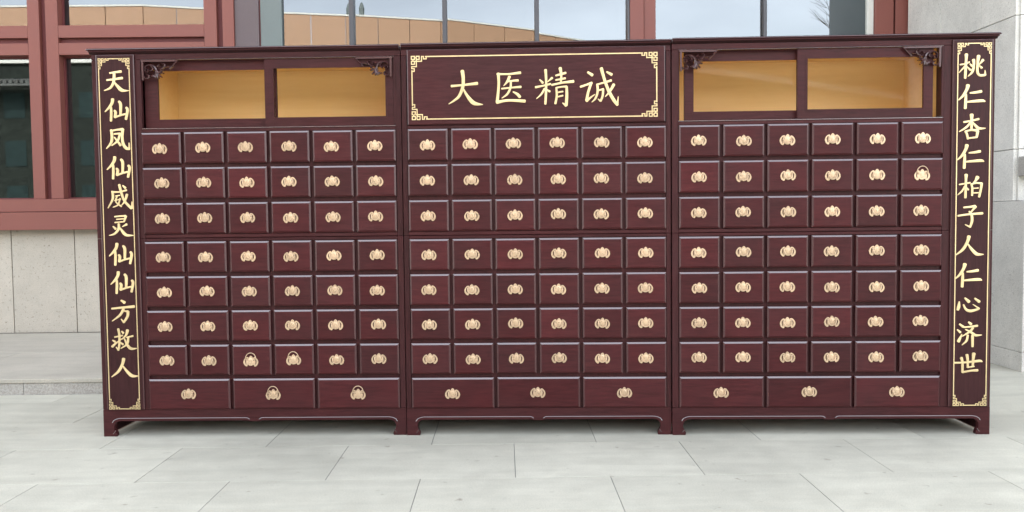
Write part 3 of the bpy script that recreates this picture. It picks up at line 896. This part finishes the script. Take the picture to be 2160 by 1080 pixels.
    for q in range(3):
        drawer(DR_WIDE, WW / 2 + WP * q, sum(WROW) / 2, (7, q) in raised)
    # upper part
    if kind == 'middle':
        pq = P('plaque', front_bevel(0.002, 1.4095, -0.010, 0.0125, 1.7245, zt - 0.0025, 0.006), [W_PLAQUE, W_EDGE, W_SIDE])
        P('plaque_backing', boxm(posts[0][1] + 0.001, posts[1][0] - 0.001, 0.013, 0.0255, 1.7225, zt - 0.031), W_DARK)
        fret_border('gold_border', 0.0250, 1.3680, 1.7505, 2.1000, 0.0125, 0.0062, -0.0125, pq, 0.0054)
        for k, x, z in glyphs:
            glyph(k, x, z, -0.0105, pq)
    else:
        ox0, ox1 = posts[0][1], posts[1][0]
        z0, z1 = 1.7228, zt - 0.0305
        bm = bmesh.new()
        lx0, lx1, ly0, ly1 = max(ox0, 0.0), min(ox1, sr - 0.0215), 0.064, D - 0.022
        t = 0.008
        box(bm, lx0, lx1, ly1 - t, ly1, z0, z1 + 0.015)
        box(bm, lx0, lx0 + t, ly0, ly1 - t, z0, z1 + 0.015)
        box(bm, lx1 - t, lx1, ly0, ly1 - t, z0, z1 + 0.015)
        box(bm, lx0 + t, lx1 - t, ly0, ly1 - t, z0, z0 + t)
        box(bm, lx0 + t, lx1 - t, ly0, ly1 - t, z1 + 0.015 - t, z1 + 0.015)
        P('compartment_lining', bm, LINING)
        # jambs beside the opening
        ja, jb = (0.0, 1.4060) if kind == 'left' else (0.0035, 1.4045)
        if ja > ox0 + 0.001:
            P('jamb', boxm(ox0 - 0.0005, ja, 0.001, 0.0630, 1.7295, z1 - 0.0005, 0.001), W_V)
        P('jamb', boxm(jb, ox1 + 0.0005, 0.001, 0.0630, 1.7295, z1 - 0.0005, 0.001), W_V)
        # sill and head with the sliding grooves
        P('track', boxm(ox0 + 0.001, ox1 - 0.001, 0.008, 0.0635, z0 - 0.0008, 1.7285, 0.001), W_H)
        P('bead', boxm(ox0 + 0.001, ox1 - 0.001, -0.0025, 0.007, z0 - 0.0008, 1.7275, 0.0015), W_EDGE)
        P('bead', boxm(ox0 + 0.001, ox1 - 0.001, -0.0025, 0.006, z1 - 0.0035, z1, 0.0015), W_EDGE)
        P('track', boxm(ox0 + 0.001, ox1 - 0.001, 0.033, 0.0395, z1 - 0.010, z1, 0.001), W_H)
        if kind == 'left':
            doors = [(0.0065, 0.745, 0.041, 0.062, 0.071, 0.06), (0.689, 1.4052, 0.010, 0.032, 0.047, 0.042)]
        else:
            doors = [(0.037, 0.705, 0.041, 0.062, 0.046, 0.05), (0.640, 1.363, 0.010, 0.032, 0.049, 0.047)]
        for x0, x1, ya, yb, s1, s2 in doors:
            zb, zc = 1.729, z1 - 0.004
            bm = bmesh.new()
            r1, r2 = 0.046, 0.050
            for q in ((x0, x0 + s1, zb, zc), (x1 - s2, x1, zb, zc), (x0 + s1, x1 - s2, zb, zb + r1), (x0 + s1, x1 - s2, zc - r2, zc)):
                fs = box(bm, q[0], q[1], ya, yb, q[2], q[3])
            # thin raised lip round the light
            t = 0.004
            for q in ((x0 + s1 - t, x0 + s1 + t, zb + r1 - t, zc - r2 + t), (x1 - s2 - t, x1 - s2 + t, zb + r1 - t, zc - r2 + t), (x0 + s1 + t, x1 - s2 - t, zb + r1 - t, zb + r1 + t), (x0 + s1 + t, x1 - s2 - t, zc - r2 - t, zc - r2 + t)):
                box(bm, q[0], q[1], ya - 0.002, ya + 0.004, q[2], q[3])
            dr = P('sliding_door', bm, W_H)
            part('pane', boxm(x0 + s1 + 0.0045, x1 - s2 - 0.0045, (ya + yb) / 2 - 0.002, (ya + yb) / 2 + 0.002, zb + r1 + 0.0045, zc - r2 - 0.0045), THIN_GLASS, dr)
        new_obj('corner_carving', CARVE[False], root, (ox0 + 0.003, -0.0015, z1 - 0.004))
        new_obj('corner_carving', CARVE[True], root, (jb - 0.002, -0.0015, z1 - 0.004))
        # couplet board
        if kind == 'left':
            bx0, bx1, gx0, gx1, gz0, gz1 = -0.240, -0.0265, -0.2260, -0.0490, 0.1570, 2.1130
        else:
            bx0, bx1, gx0, gx1, gz0, gz1 = 1.4560, 1.6690, 1.4780, 1.6590, 0.1600, 2.1175
        bd = P('couplet_board', front_bevel(bx0, bx1, -0.012, 0.002, 0.1545, zt - 0.004, 0.005), [W_BOARD, W_EDGE, W_SIDE])
        fret_border('gold_border', gx0, gx1, gz0, gz1, 0.0086, 0.0048, -0.0145, bd, 0.0036)
        for k, x, z in glyphs:
            glyph(k, x, z, -0.0125, bd)
    return root

LEFT = [('tian', -.1255, 1.9866), ('xian', -.1310, 1.8288), ('feng', -.1288, 1.6678), ('xian', -.1298, 1.5100), ('wei', -.1272, 1.3508), ('ling', -.1246, 1.1891), ('xian', -.1335, 1.0300), ('xian', -.1306, .8716), ('fang', -.1297, .7107), ('jiu', -.1280, .5524), ('ren', -.1311, .3929)]
RIGHT = [('tao', 1.5569, 1.9925), ('rn2', 1.5570, 1.8308), ('xing', 1.5623, 1.6703), ('rn2', 1.5557, 1.5115), ('bai', 1.5526, 1.3533), ('zi', 1.5576, 1.1894), ('ren', 1.5563, 1.0323), ('rn2', 1.5540, .8721), ('xin', 1.5555, .7139), ('ji', 1.5625, .5518), ('shi', 1.5585, .3955)]
MID = [('da', .3230, 1.9217), ('yi', .5697, 1.9200), ('jing', .8084, 1.9188), ('cheng', 1.0523, 1.9165)]
cabinet('left', (-2.1863, 0.0791, 0), -0.0287, 'rosewood medicine cabinet at the left end with the couplet board starting 天仙', -0.268, 1.446, 2.1655, {(6, 2), (6, 3), (7, 1), (7, 2)}, LEFT)
cabinet('middle', (-0.7055, 0.0272, 0), -0.0386, 'middle rosewood medicine cabinet under the gold lettered 大医精诚 plaque', -0.031, 1.440, 2.1665, set(), MID)
cabinet('right', (0.7746, -0.0424, 0), -0.0410, 'rosewood medicine cabinet at the right end with the couplet board starting 桃仁', -0.037, 1.685, 2.1690, {(1, 5)}, RIGHT)
